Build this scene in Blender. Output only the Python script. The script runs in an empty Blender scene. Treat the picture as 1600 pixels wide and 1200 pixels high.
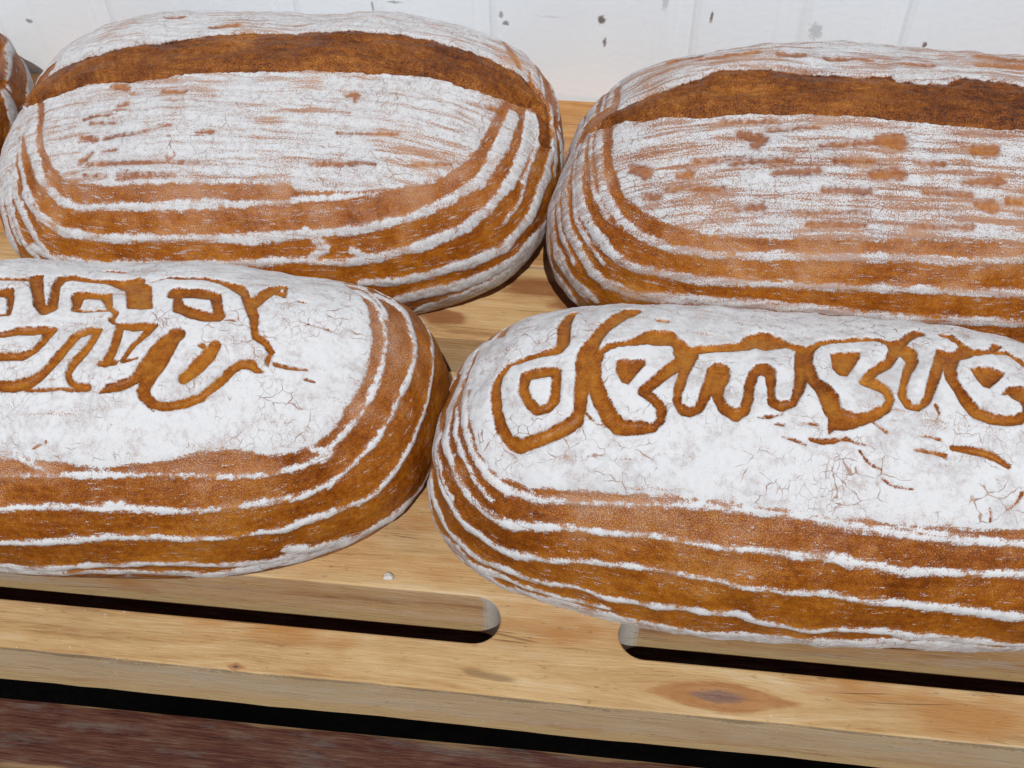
import bpy, bmesh, math, random
import numpy as np
from mathutils import Matrix, Vector

# ------------------------------------------------------------------ camera, world, sun, exposure
S = bpy.context.scene
COL = S.collection
cam_data = bpy.data.cameras.new('camera')
camera = bpy.data.objects.new('camera', cam_data)
COL.objects.link(camera)
CAM_R = Vector((0.99368482, 0.1107713, -0.01789385))
CAM_U = Vector((-0.07329697, 0.76154176, 0.64395784))
CAM_F = Vector((-0.08495896, 0.63857957, -0.76485169))
m4 = Matrix((CAM_R, CAM_U, -CAM_F)).transposed().to_4x4()
m4.translation = Vector((0, 0, 0.40308))
camera.matrix_world = m4
cam_data.sensor_width = 36
cam_data.lens = 1696.765 / 1600 * 36
cam_data.clip_start = 0.01
cam_data.clip_end = 200
S.camera = camera

SUN_ELEV = math.radians(55)
SUN_AZ = math.radians(180 - 8)
world = bpy.data.worlds.new('World')
S.world = world
world.use_nodes = True
wt = world.node_tree
sky = wt.nodes.new('ShaderNodeTexSky')
sky.sky_type = 'NISHITA'
sky.sun_disc = False
sky.sun_elevation = SUN_ELEV
sky.sun_rotation = SUN_AZ
wt.links.new(sky.outputs[0], wt.nodes['Background'].inputs[0])
wt.nodes['Background'].inputs[1].default_value = 0.05
sun_data = bpy.data.lights.new('sun', 'SUN')
sun_data.energy = 2.8
sun_data.angle = math.radians(0.5)
sun_data.color = (1.0, 0.992, 0.98)
sun = bpy.data.objects.new('sun', sun_data)
COL.objects.link(sun)
to_sun = Vector((math.sin(SUN_AZ) * math.cos(SUN_ELEV), math.cos(SUN_AZ) * math.cos(SUN_ELEV), math.sin(SUN_ELEV)))
sun.rotation_euler = to_sun.to_track_quat('Z', 'Y').to_euler()
sun.location = to_sun * 3
S.view_settings.view_transform = 'Standard'
S.view_settings.look = 'None'
S.view_settings.gamma = 1
S.view_settings.use_curve_mapping = False
S.view_settings.exposure = 0.0


# ------------------------------------------------------------------ helpers
def tag(o, label=None, cat=None, group=None, kind=None):
    if label: o['label'] = label
    if cat: o['category'] = cat
    if group: o['group'] = group
    if kind: o['kind'] = kind
    return o


def link_obj(name, mesh, mats=(), parent=None):
    o = bpy.data.objects.new(name, mesh)
    COL.objects.link(o)
    for m in mats:
        mesh.materials.append(m)
    if parent:
        o.parent = parent
    return o


def empty(name, loc=(0, 0, 0)):
    o = bpy.data.objects.new(name, None)
    COL.objects.link(o)
    o.location = loc
    o.empty_display_size = 0.05
    return o


class NT:
    """small node-graph writer"""
    def __init__(self, name):
        self.mat = bpy.data.materials.new(name)
        self.mat.use_nodes = True
        self.t = self.mat.node_tree
        self.b = self.t.nodes['Principled BSDF']

    def put(self, sock, v):
        if hasattr(v, 'is_output'):
            self.t.links.new(v, sock)
        elif isinstance(v, (tuple, list)):
            sock.default_value = (*v, 1.0) if len(v) == 3 and sock.type == 'RGBA' else tuple(v)
        else:
            sock.default_value = v

    def m(self, op, a, b=0.0, c=0.0, clamp=False):
        n = self.t.nodes.new('ShaderNodeMath')
        n.operation = op
        n.use_clamp = clamp
        for i, v in enumerate((a, b, c)):
            self.put(n.inputs[i], v)
        return n.outputs[0]

    def sstep(self, v, a, b, lo=0.0, hi=1.0):
        n = self.t.nodes.new('ShaderNodeMapRange')
        n.interpolation_type = 'SMOOTHSTEP'
        self.put(n.inputs[0], v)
        flip = a > b
        if flip:
            a, b, lo, hi = b, a, hi, lo
        for i, x in enumerate((a, b, lo, hi)):
            self.put(n.inputs[i + 1], x)
        return n.outputs[0]

    def attr(self, name, out='Fac'):
        n = self.t.nodes.new('ShaderNodeAttribute')
        n.attribute_name = name
        return n.outputs[out]

    def vmul(self, v, s):
        n = self.t.nodes.new('ShaderNodeVectorMath')
        n.operation = 'MULTIPLY'
        self.put(n.inputs[0], v)
        n.inputs[1].default_value = s
        return n.outputs[0]

    def vadd(self, v, s):
        n = self.t.nodes.new('ShaderNodeVectorMath')
        n.operation = 'ADD'
        self.put(n.inputs[0], v)
        self.put(n.inputs[1], s)
        return n.outputs[0]

    def noise(self, v, scale, detail=2.0, rough=0.5, out=0, dist=0.0):
        n = self.t.nodes.new('ShaderNodeTexNoise')
        self.put(n.inputs['Vector'], v)
        n.inputs['Scale'].default_value = scale
        n.inputs['Detail'].default_value = detail
        n.inputs['Roughness'].default_value = rough
        n.inputs['Distortion'].default_value = dist
        return n.outputs[out]

    def edge(self, v, scale):
        n = self.t.nodes.new('ShaderNodeTexVoronoi')
        n.feature = 'DISTANCE_TO_EDGE'
        self.put(n.inputs['Vector'], v)
        n.inputs['Scale'].default_value = scale
        return n.outputs['Distance']

    def mix(self, f, a, b):
        n = self.t.nodes.new('ShaderNodeMix')
        n.data_type = 'RGBA'
        self.put(n.inputs[0], f)
        self.put(n.inputs[6], a)
        self.put(n.inputs[7], b)
        return n.outputs[2]

    def ramp(self, f, stops):
        n = self.t.nodes.new('ShaderNodeValToRGB')
        self.put(n.inputs[0], f)
        e = n.color_ramp.elements
        while len(e) < len(stops):
            e.new(0.5)
        for el, (p, c) in zip(e, stops):
            el.position = p
            el.color = (*c, 1)
        return n.outputs[0]

    def bump(self, h, strength, dist, normal=None):
        n = self.t.nodes.new('ShaderNodeBump')
        n.inputs['Strength'].default_value = strength
        n.inputs['Distance'].default_value = dist
        self.put(n.inputs['Height'], h)
        if normal:
            self.put(n.inputs['Normal'], normal)
        return n.outputs[0]

    def sep(self, v):
        n = self.t.nodes.new('ShaderNodeSeparateXYZ')
        self.put(n.inputs[0], v)
        return n.outputs

    def comb(self, x, y, z):
        n = self.t.nodes.new('ShaderNodeCombineXYZ')
        for i, v in enumerate((x, y, z)):
            self.put(n.inputs[i], v)
        return n.outputs[0]

    def objco(self):
        return self.t.nodes.new('ShaderNodeTexCoord').outputs['Object']

    def done(self, col, rough, normal=None, spec=0.3):
        self.put(self.b.inputs['Base Color'], col)
        self.put(self.b.inputs['Roughness'], rough)
        self.put(self.b.inputs['Specular IOR Level'], spec)
        if normal:
            self.put(self.b.inputs['Normal'], normal)
        return self.mat


# ------------------------------------------------------------------ materials
def bread_material():
    g = NT('floured_crust')
    uv = g.attr('suv', 'Vector')
    dw, db, ds, lev, mot = (g.attr(n) for n in ('dw', 'db', 'ds', 'lev', 'mot'))
    n0 = g.noise(uv, 28, 2)
    n1 = g.noise(uv, 90, 3)
    n2 = g.noise(uv, 420, 2)
    n3 = g.noise(uv, 1500, 1)
    streak = g.noise(g.vmul(uv, (30, 400, 60)), 1, 3, 0.6)
    c2 = g.m('SUBTRACT', n2, 0.5)
    c3 = g.m('SUBTRACT', n3, 0.5)
    c1 = g.m('SUBTRACT', n1, 0.5)
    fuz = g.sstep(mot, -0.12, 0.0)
    ring = g.comb(g.attr('rx'), g.attr('ry'), g.attr('rz'))
    ring = g.vadd(ring, g.vmul(uv, (0.0, 0.0, 1.0)))
    rs = g.noise(g.vmul(ring, (60, 60, 520)), 1, 3, 0.6)
    rs2 = g.noise(g.vmul(ring, (150, 150, 900)), 1, 2, 0.6)
    crs = g.m('SUBTRACT', rs, 0.5)
    low = g.sstep(lev, 0.9, 0.6)
    n4 = g.noise(uv, 3000, 0)
    c4 = g.m('SUBTRACT', n4, 0.5)
    e = g.m('ADD', dw, g.m('MULTIPLY', c2, 3.0))
    e = g.m('ADD', e, g.m('MULTIPLY', c3, 2.8))
    e = g.m('ADD', e, g.m('MULTIPLY', c1, 3.6))
    e = g.m('ADD', e, g.m('MULTIPLY', g.m('SUBTRACT', n0, 0.5), 1.6))
    e = g.m('ADD', e, g.m('MULTIPLY', crs, 2.6))
    F = g.sstep(e, 0.7, -0.7)
    brk = g.m('ADD', g.m('MULTIPLY', crs, 1.2), g.m('ADD', g.m('MULTIPLY', c1, 0.9), g.m('MULTIPLY', c3, 0.8)))
    brk = g.sstep(g.m('SUBTRACT', brk, g.m('MULTIPLY', fuz, 0.03)), 0.06, 0.32, 0.0, 0.8)
    F = g.m('MULTIPLY', F, g.m('SUBTRACT', 1.0, g.m('MULTIPLY', brk, low)))
    # worn streaks along the loaf, grainy thin spots
    w = g.m('ADD', g.m('MULTIPLY', g.m('SUBTRACT', streak, 0.5), 0.95), g.m('MULTIPLY', g.m('SUBTRACT', n0, 0.5), 0.6))
    w = g.m('ADD', w, g.m('MULTIPLY', c1, 0.35))
    w = g.m('ADD', w, g.m('MULTIPLY', c3, 0.75))
    w = g.m('ADD', w, mot)
    wear = g.m('MULTIPLY', g.sstep(w, 0.02, 0.21, 0.0, 0.9), g.m('SUBTRACT', 1.0, g.m('MULTIPLY', low, 0.5)))
    thin = g.m('ADD', g.m('MULTIPLY', c2, 0.9), g.m('ADD', g.m('MULTIPLY', c3, 1.0), g.m('MULTIPLY', c4, 0.8)))
    thin = g.sstep(g.m('ADD', thin, g.m('MULTIPLY', c1, 0.8)), 0.02, 0.55, 0.0, 0.34)
    wear = g.m('MAXIMUM', wear, thin)
    F = g.m('MULTIPLY', F, g.m('SUBTRACT', 1.0, wear))
    # thin dusting on the bare crust, heavier high on the loaf
    d = g.m('ADD', g.m('MULTIPLY', c1, 0.9), g.m('MULTIPLY', c3, 0.9))
    d = g.m('ADD', d, g.m('MULTIPLY', c4, 0.9))
    d = g.m('ADD', d, g.m('MULTIPLY', g.m('SUBTRACT', n0, 0.5), 0.8))
    d = g.m('ADD', d, g.m('MULTIPLY', g.m('SUBTRACT', lev, 0.76), 1.1))
    d = g.m('ADD', d, g.m('MULTIPLY', fuz, 0.05))
    D = g.sstep(d, -0.08, 0.7, 0.0, 0.44)
    xs = g.m('ADD', g.m('MULTIPLY', g.m('SUBTRACT', rs2, 0.5), 1.3), g.m('ADD', g.m('MULTIPLY', c1, 0.5), g.m('MULTIPLY', c3, 0.7)))
    xs = g.m('ADD', xs, g.m('MULTIPLY', g.sstep(lev, 0.30, 0.05), 0.16))
    xs = g.m('ADD', xs, g.m('MULTIPLY', fuz, 0.07))
    D = g.m('MAXIMUM', D, g.sstep(xs, 0.18, 0.42, 0.0, 0.68))
    # marks with no flour: lettering, patches
    bb = g.m('ADD', db, g.m('ADD', g.m('MULTIPLY', c2, 1.6), g.m('MULTIPLY', c3, 0.9)))
    fz = g.m('ADD', g.m('MULTIPLY', c2, 3.0), g.m('MULTIPLY', c3, 3.4))
    fz = g.m('ADD', fz, g.m('MULTIPLY', g.m('SUBTRACT', streak, 0.5), 6.0))
    bb = g.m('ADD', bb, g.m('MULTIPLY', fz, fuz))
    Bm = g.sstep(g.m('DIVIDE', bb, g.m('ADD', 0.33, g.m('MULTIPLY', fuz, 0.7))), 1.0, -1.0)
    Bm = g.m('MULTIPLY', Bm, g.m('SUBTRACT', 1.0, g.m('MULTIPLY', fuz, 0.12)))
    sb = g.m('ADD', ds, g.m('ADD', g.m('MULTIPLY', c2, 1.4), g.m('MULTIPLY', c3, 0.8)))
    Sm = g.sstep(sb, 0.3, -0.3)
    fl = g.m('MULTIPLY', F, g.m('SUBTRACT', 1.0, Bm))
    dust = g.m('MULTIPLY', D, g.m('SUBTRACT', 1.0, g.m('MULTIPLY', Bm, 0.98)))
    fl = g.m('MAXIMUM', fl, dust)
    fl = g.m('MULTIPLY', fl, g.m('SUBTRACT', 1.0, g.m('MULTIPLY', Sm, 0.995)))
    # hairline cracks through the flour skin
    wv = g.vadd(uv, g.vmul(g.noise(uv, 160, 2, 0.5, 1), (0.006, 0.006, 0.0)))
    br = g.noise(uv, 260, 2)
    cr = g.edge(g.vmul(wv, (0.8, 1.15, 0.2)), 120)
    cw = g.m('ADD', g.sstep(g.noise(uv, 40, 2), 0.46, 0.62, -0.03, 0.009), g.m('MULTIPLY', g.m('SUBTRACT', br, 0.5), 0.07))
    crk = g.sstep(g.m('SUBTRACT', cr, cw), 0.012, -0.012)
    cr2 = g.edge(g.vmul(wv, (1.15, 0.75, 0.2)), 330)
    cw2 = g.m('ADD', g.sstep(g.noise(g.vadd(uv, (2, 1, 0)), 50, 2), 0.40, 0.60, -0.06, 0.014), g.m('MULTIPLY', g.m('SUBTRACT', br, 0.5), 0.12))
    crk2 = g.sstep(g.m('SUBTRACT', cr2, cw2), 0.02, -0.02)
    crack = g.m('MULTIPLY', g.m('MAXIMUM', crk, g.m('MULTIPLY', crk2, 0.7)), g.sstep(dw, -0.6, -2.0))
    grey = g.sstep(g.m('ADD', g.m('MULTIPLY', n0, 0.35), g.m('ADD', g.m('MULTIPLY', n1, 0.4), g.m('MULTIPLY', n2, 0.3))), 0.48, 0.66)
    fl = g.m('MULTIPLY', fl, g.m('SUBTRACT', 1.0, g.m('MULTIPLY', crack, 0.72)))
    # crust colour
    k = g.m('ADD', g.m('MULTIPLY', n1, 0.3), g.m('MULTIPLY', n2, 0.4))
    k = g.m('ADD', k, g.m('MULTIPLY', n3, 0.35))
    k = g.m('ADD', k, g.m('MULTIPLY', c4, 0.3))
    k = g.m('ADD', k, g.m('MULTIPLY', g.m('SUBTRACT', n0, 0.5), 0.55))
    k = g.m('ADD', k, g.m('MULTIPLY', g.m('SUBTRACT', rs, 0.5), 0.30))
    k = g.m('SUBTRACT', k, 0.025)
    crust = g.ramp(k, [(0.22, (0.105, 0.024, 0.003)), (0.42, (0.265, 0.070, 0.006)), (0.56, (0.37, 0.118, 0.0085)), (0.80, (0.53, 0.215, 0.025))])
    k = g.m('ADD', g.m('ADD', k, g.m('MULTIPLY', c3, 0.35)), g.m('MULTIPLY', g.m('SUBTRACT', streak, 0.5), 0.35))
    scol = g.ramp(k, [(0.26, (0.052, 0.012, 0.003)), (0.42, (0.155, 0.040, 0.005)), (0.58, (0.250, 0.074, 0.008)), (0.80, (0.46, 0.18, 0.035))])
    floor = g.m('MULTIPLY', g.sstep(g.m('ADD', db, g.m('MULTIPLY', c2, 1.5)), -0.9, -2.6), g.m('SUBTRACT', 1.0, fuz))
    crust = g.mix(g.m('MULTIPLY', floor, g.sstep(n1, 0.42, 0.62, 0.0, 0.42)), crust, g.mix(n2, (0.30, 0.110, 0.008), (0.50, 0.25, 0.03)))
    crust = g.mix(Sm, crust, scol)
    flour = g.mix(g.m('MULTIPLY', grey, 0.7), (0.735, 0.73, 0.725), (0.54, 0.53, 0.535))
    # weaker light on the back loaves painted as grey into their thin, specked flour
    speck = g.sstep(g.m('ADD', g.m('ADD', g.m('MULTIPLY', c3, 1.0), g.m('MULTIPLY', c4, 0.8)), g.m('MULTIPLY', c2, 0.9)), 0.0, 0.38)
    dimf = g.mix(speck, (0.64, 0.635, 0.635), (0.30, 0.275, 0.265))
    dimf = g.mix(g.sstep(streak, 0.42, 0.62, 0.0, 0.45), dimf, (0.42, 0.395, 0.385))
    flour = g.mix(g.m('MULTIPLY', fuz, 0.85), flour, dimf)
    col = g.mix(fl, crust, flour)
    rough = g.m('ADD', 0.40, g.m('MULTIPLY', fl, 0.45))
    h = g.m('ADD', g.m('MULTIPLY', n3, 0.22), g.m('MULTIPLY', n2, 0.65))
    h = g.m('ADD', h, g.m('MULTIPLY', fl, 0.35))
    h = g.m('SUBTRACT', h, g.m('MULTIPLY', crack, 0.6))
    h = g.m('ADD', h, g.m('MULTIPLY', g.m('MULTIPLY', Sm, g.m('ADD', n2, n3)), 1.2))
    return g.done(col, rough, g.bump(h, 0.5, 0.0008), 0.16)


FRONT_LOCAL = 0.1775      # the board's front arris in its own coordinates


def wood_material(name, tint, knots=(), side=False, grey=0.35, dark_stain=()):
    """pine: grain along x; knots = (x, y, length, width) in metres on the board"""
    g = NT(name)
    co = g.objco()
    x, y, z = g.sep(co)
    yy = y
    kn = None
    for (kx, ky, kl, kw) in knots:
        dx = g.m('DIVIDE', g.m('SUBTRACT', x, kx), kl)
        dy = g.m('DIVIDE', g.m('SUBTRACT', y, ky), kw)
        r2 = g.m('ADD', g.m('MULTIPLY', dx, dx), g.m('MULTIPLY', dy, dy))
        rd = g.m('ADD', g.m('POWER', g.m('ABSOLUTE', dx), 1.15), g.m('POWER', g.m('ABSOLUTE', dy), 1.15))
        bulge = g.m('DIVIDE', g.m('MULTIPLY', dy, kw * 1.2), g.m('ADD', 0.6, r2))
        yy = g.m('SUBTRACT', yy, bulge)
        r = rd
        kn = r if kn is None else g.m('MINIMUM', kn, r)
    gc = g.comb(g.m('MULTIPLY', x, 2.2), yy, g.m('MULTIPLY', z, 0.9))
    warp = g.noise(g.vmul(gc, (2.0, 14.0, 14.0)), 1, 2)
    gy = g.m('ADD', yy, g.m('MULTIPLY', warp, 0.03))
    rings = g.noise(g.comb(g.m('MULTIPLY', x, 2.5), g.m('MULTIPLY', gy, 150), g.m('MULTIPLY', z, 90)), 1, 3, 0.6)
    fib = g.noise(g.comb(g.m('MULTIPLY', x, 75), g.m('MULTIPLY', yy, 1100), g.m('MULTIPLY', z, 1100)), 1, 3, 0.6)
    blot = g.noise(g.vmul(co, (22, 55, 60)), 1, 4, 0.65)
    fine = g.noise(co, 900, 2)
    k = g.m('ADD', g.m('ADD', g.m('MULTIPLY', rings, 0.85), -0.15), g.m('MULTIPLY', g.m('SUBTRACT', fib, 0.08), 0.44))
    k = g.m('ADD', k, g.m('MULTIPLY', g.m('SUBTRACT', blot, 0.5), 0.5))
    t = tint
    col = g.ramp(k, [(0.26, (0.36 * t[0], 0.19 * t[1], 0.08 * t[2])), (0.40, (0.51 * t[0], 0.310 * t[1], 0.130 * t[2])),
                     (0.56, (0.61 * t[0], 0.405 * t[1], 0.190 * t[2])), (0.72, (0.67 * t[0], 0.50 * t[1], 0.29 * t[2]))])
    # weathered grey film
    gm = g.sstep(g.m('ADD', g.noise(g.vmul(co, (7, 40, 60)), 1, 3, 0.65), g.m('MULTIPLY', g.m('SUBTRACT', fib, 0.5), 0.5)), 0.45, 0.75, 0.0, grey)
    col = g.mix(gm, col, (0.46, 0.40, 0.335) if side else (0.42, 0.345, 0.25))
    # orange resin stains
    om = g.sstep(g.noise(g.vmul(g.vadd(co, (3.3, 1.7, 0)), (12, 34, 20)), 1, 3, 0.6), 0.52, 0.70, 0.0, 0.75)
    col = g.mix(om, col, (0.44 * t[0], 0.185 * t[1], 0.045 * t[2]))
    if kn is not None:
        kd = g.m('ADD', kn, g.m('MULTIPLY', g.m('SUBTRACT', g.noise(g.vmul(co, (70, 260, 60)), 1, 4, 0.7), 0.5), 0.9))
        col = g.mix(g.sstep(kd, 1.25, 0.85, 0.0, 0.8), col, g.mix(fib, (0.30, 0.115, 0.04), (0.50, 0.23, 0.075)))
        col = g.mix(g.sstep(kd, 0.50, 0.26, 0.0, 0.8), col, (0.22, 0.135, 0.11))
        col = g.mix(g.sstep(kd, 0.20, 0.02, 0.0, 0.8), col, (0.08, 0.035, 0.025))
    for (sx, sy, sl, sw) in dark_stain:
        dx = g.m('DIVIDE', g.m('SUBTRACT', x, sx), sl)
        dy = g.m('DIVIDE', g.m('SUBTRACT', y, sy), sw)
        r = g.m('SQRT', g.m('ADD', g.m('MULTIPLY', dx, dx), g.m('MULTIPLY', dy, dy)))
        r = g.m('ADD', r, g.m('MULTIPLY', g.m('SUBTRACT', g.noise(g.vmul(co, (70, 140, 60)), 1, 3), 0.5), 1.0))
        col = g.mix(g.sstep(r, 1.15, 0.6, 0.0, 0.85), col, g.mix(fib, (0.17, 0.055, 0.02), (0.36, 0.14, 0.045)))
    # fine dark drying checks and scratches along the grain
    ck = g.edge(g.comb(g.m('MULTIPLY', x, 4), g.m('MULTIPLY', gy, 130), g.m('MULTIPLY', z, 130)), 1)
    ckm = g.sstep(g.noise(g.vmul(g.vadd(co, (4, 4, 0)), (18, 60, 60)), 1, 2), 0.52, 0.66, -0.02, 0.012)
    ck = g.sstep(g.m('SUBTRACT', ck, ckm), 0.016, -0.010, 0.0, 0.55)
    col = g.mix(ck, col, (0.12, 0.06, 0.03))
    if side:
        geo = g.t.nodes.new('ShaderNodeNewGeometry').outputs['True Normal']
        nx, ny, nz = g.sep(geo)
        ze = g.m('ADD', z, g.m('MULTIPLY', g.m('SUBTRACT', g.noise(g.vmul(co, (30, 30, 160)), 1, 4, 0.65), 0.5), 0.014))
        pale = g.sstep(ze, -0.0065, -0.0100, 0.0, 0.85)
        col = g.mix(pale, col, g.mix(fib, (0.42, 0.27, 0.115), (0.66, 0.49, 0.25)))
        front = g.sstep(y, FRONT_LOCAL + 0.004, FRONT_LOCAL + 0.002)
        gg = g.m('MULTIPLY', front, g.sstep(ze, -0.0085, -0.004, 0.0, 0.62))
        col = g.mix(gg, col, g.mix(g.noise(g.vmul(co, (30, 30, 420)), 1, 4, 0.65), (0.38, 0.275, 0.155), (0.68, 0.54, 0.35)))
        arr = g.sstep(g.m('ADD', ze, g.m('MULTIPLY', fine, 0.006)), 0.0165, 0.0185, 0.0, 0.5)
        col = g.mix(g.m('MULTIPLY', front, arr), col, (0.16, 0.11, 0.06))
        endg = g.sstep(g.m('ADD', g.m('ABSOLUTE', nx), g.m('MULTIPLY', g.m('SUBTRACT', g.noise(co, 160, 3, 0.6), 0.5), 0.5)), 0.02, 0.45, 0.0, 0.9)
        col = g.mix(endg, col, g.mix(fine, (0.50, 0.48, 0.42), (0.62, 0.61, 0.56)))
    fsp = g.m('ADD', g.noise(g.vadd(co, (7, 2, 0)), 420, 2, 0.6), g.m('MULTIPLY', g.m('SUBTRACT', g.noise(co, 22, 2), 0.5), 0.25))
    col = g.mix(g.sstep(fsp, 0.71, 0.80, 0.0, 0.6), col, (0.72, 0.70, 0.66))
    pit = g.noise(g.vmul(g.vadd(co, (1, 8, 0)), (220, 700, 700)), 1, 2)
    col = g.mix(g.sstep(pit, 0.66, 0.76, 0.0, 0.45), col, (0.17, 0.09, 0.045))
    h = g.m('ADD', g.m('MULTIPLY', fib, 0.9), g.m('MULTIPLY', rings, 0.6))
    h = g.m('SUBTRACT', h, ck)
    h = g.m('ADD', h, g.m('MULTIPLY', fine, 0.25))
    return g.done(col, 0.68, g.bump(h, 0.5, 0.0007), 0.25)


def painted_plank_material():
    g = NT('weathered_red_brown_paint')
    co = g.objco()
    x, y, z = g.sep(co)
    a = g.noise(g.vmul(co, (26, 190, 140)), 1, 6, 0.72)
    b = g.noise(g.vmul(co, (55, 1000, 800)), 1, 3, 0.7)
    k = g.m('ADD', g.m('MULTIPLY', a, 0.6), g.m('MULTIPLY', b, 0.45))
    col = g.ramp(k, [(0.36, (0.022, 0.008, 0.005)), (0.47, (0.075, 0.020, 0.012)), (0.57, (0.115, 0.045, 0.024)), (0.70, (0.165, 0.115, 0.085))])
    gr = g.sstep(g.noise(g.vmul(g.vadd(co, (1.1, 0.2, 0)), (24, 110, 80)), 1, 5, 0.7), 0.5, 0.66, 0.0, 0.65)
    col = g.mix(gr, col, (0.135, 0.105, 0.09))
    # bare wood where the front and back arrises are rubbed through
    ed = g.m('ADD', g.m('ABSOLUTE', y), g.m('MULTIPLY', g.m('SUBTRACT', g.noise(g.vmul(co, (22, 160, 90)), 1, 3), 0.5), 0.012))
    col = g.mix(g.sstep(ed, 0.0128, 0.0150, 0.0, 0.85), col, (0.30, 0.185, 0.09))
    h = g.m('ADD', b, g.m('MULTIPLY', a, 0.6))
    return g.done(col, 0.6, g.bump(h, 0.6, 0.0008), 0.3)


def wall_material():
    g = NT('white_painted_sheet')
    co = g.objco()
    x, y, z = g.sep(co)
    n = g.noise(g.vmul(co, (6, 6, 2)), 1, 3, 0.6)
    f = g.noise(co, 260, 3, 0.6)
    col = g.mix(g.sstep(n, 0.35, 0.7), (0.90, 0.955, 0.99), (0.855, 0.915, 0.96))
    st = g.noise(g.vmul(co, (55, 10, 2.2)), 1, 3, 0.6)
    col = g.mix(g.sstep(st, 0.60, 0.78, 0.0, 0.30), col, (0.55, 0.55, 0.50))
    spots = [(-.0173, .0545, 2.6, 3.2, .9), (-.0150, .0400, 1.3, 3.6, .8), (-.0738, .0495, 2.2, 1.8, .75), (-.0765, .0550, 1.4, 2.4, .6), (.0455, .0590, 1.1, 4.2, .85),
             (.1055, .0536, 4.5, 6.0, .35), (.1677, .0478, 1.7, 2.2, .9), (-.3735, .0360, 2.2, 1.8, .7), (.0185, .0690, 2.2, 8.0, .30),
             (-.048, .0550, 7.0, 0.9, .15), (-.1530, .0560, 1.0, 5.0, .55), (-.1400, .0600, 5.0, 0.9, .55)]
    wn = g.m('MULTIPLY', g.m('SUBTRACT', g.noise(co, 520, 3, 0.7), 0.5), 1.9)
    tot = None
    for (sx, sz, rx, rz, s) in spots:
        dx = g.m('DIVIDE', g.m('SUBTRACT', x, sx), rx / 1000)
        dz = g.m('DIVIDE', g.m('SUBTRACT', z, sz), rz / 1000)
        r = g.m('ADD', g.m('SQRT', g.m('ADD', g.m('MULTIPLY', dx, dx), g.m('MULTIPLY', dz, dz))), wn)
        v = g.sstep(r, 1.15, 0.45, 0.0, s)
        tot = v if tot is None else g.m('MAXIMUM', tot, v)
    dirt = g.mix(g.noise(co, 300, 2), (0.20, 0.11, 0.06), (0.10, 0.10, 0.10))
    col = g.mix(tot, col, dirt)
    fl = g.sstep(g.noise(g.vadd(co, (5, 0, 0)), 330, 2), 0.78, 0.82, 0.0, 0.25)
    col = g.mix(fl, col, (0.35, 0.33, 0.30))
    return g.done(col, 0.45, g.bump(g.m('ADD', f, g.m('MULTIPLY', n, 2.0)), 0.25, 0.0008), 0.35)


def ground_material():
    g = NT('bare_ground')
    co = g.objco()
    k = g.noise(co, 9, 5, 0.65)
    col = g.ramp(k, [(0.35, (0.020, 0.014, 0.010)), (0.65, (0.05, 0.036, 0.026))])
    return g.done(col, 0.95, g.bump(g.noise(co, 60, 4), 0.5, 0.01), 0.1)


M_BREAD = bread_material()


# ------------------------------------------------------------------ setting: ground, wall, bench, rack
GROUND_Z = -0.52
bm = bmesh.new()
vs = [bm.verts.new((sx * 60, sy * 60, GROUND_Z)) for sx, sy in ((-1, -1), (1, -1), (1, 1), (-1, 1))]
bm.faces.new(vs)
me = bpy.data.meshes.new('ground')
bm.to_mesh(me); bm.free()
tag(link_obj('ground', me, [ground_material()]), kind='structure')

# white sheet wall with shallow vertical grooves every 118 mm
WALL_Y = 0.5720
prof = []
for i in range(-14, 15):
    x = -0.088 + 0.1185 * i
    prof += [(x - 0.0090, 0.0), (x - 0.0060, 0.0008), (x - 0.0040, 0.0020), (x + 0.0040, 0.0020), (x + 0.0060, 0.0008), (x + 0.0090, 0.0)]
xs0, xs1 = prof[0][0] - 0.05, prof[-1][0] + 0.05
prof = [(xs0, 0.0)] + prof + [(xs1, 0.0)]
bm = bmesh.new()
lo = [bm.verts.new((x, WALL_Y + d, GROUND_Z)) for x, d in prof]
hi = [bm.verts.new((x, WALL_Y + d, 1.15)) for x, d in prof]
blo = [bm.verts.new((x, WALL_Y + 0.02, GROUND_Z)) for x, d in (prof[0], prof[-1])]
bhi = [bm.verts.new((x, WALL_Y + 0.02, 1.15)) for x, d in (prof[0], prof[-1])]
for i in range(len(prof) - 1):
    bm.faces.new((lo[i], lo[i + 1], hi[i + 1], hi[i]))
bm.faces.new((blo[1], blo[0], bhi[0], bhi[1]))
bm.faces.new((blo[0], lo[0], hi[0], bhi[0]))
bm.faces.new((lo[-1], blo[1], bhi[1], hi[-1]))
bm.faces.new(hi + [bhi[1], bhi[0]])
me = bpy.data.meshes.new('wall')
bm.to_mesh(me); bm.free()
tag(link_obj('wall', me, [wall_material()]), 'white painted sheet wall with shallow vertical grooves and dirt flecks behind the loaves', 'wall')


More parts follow.
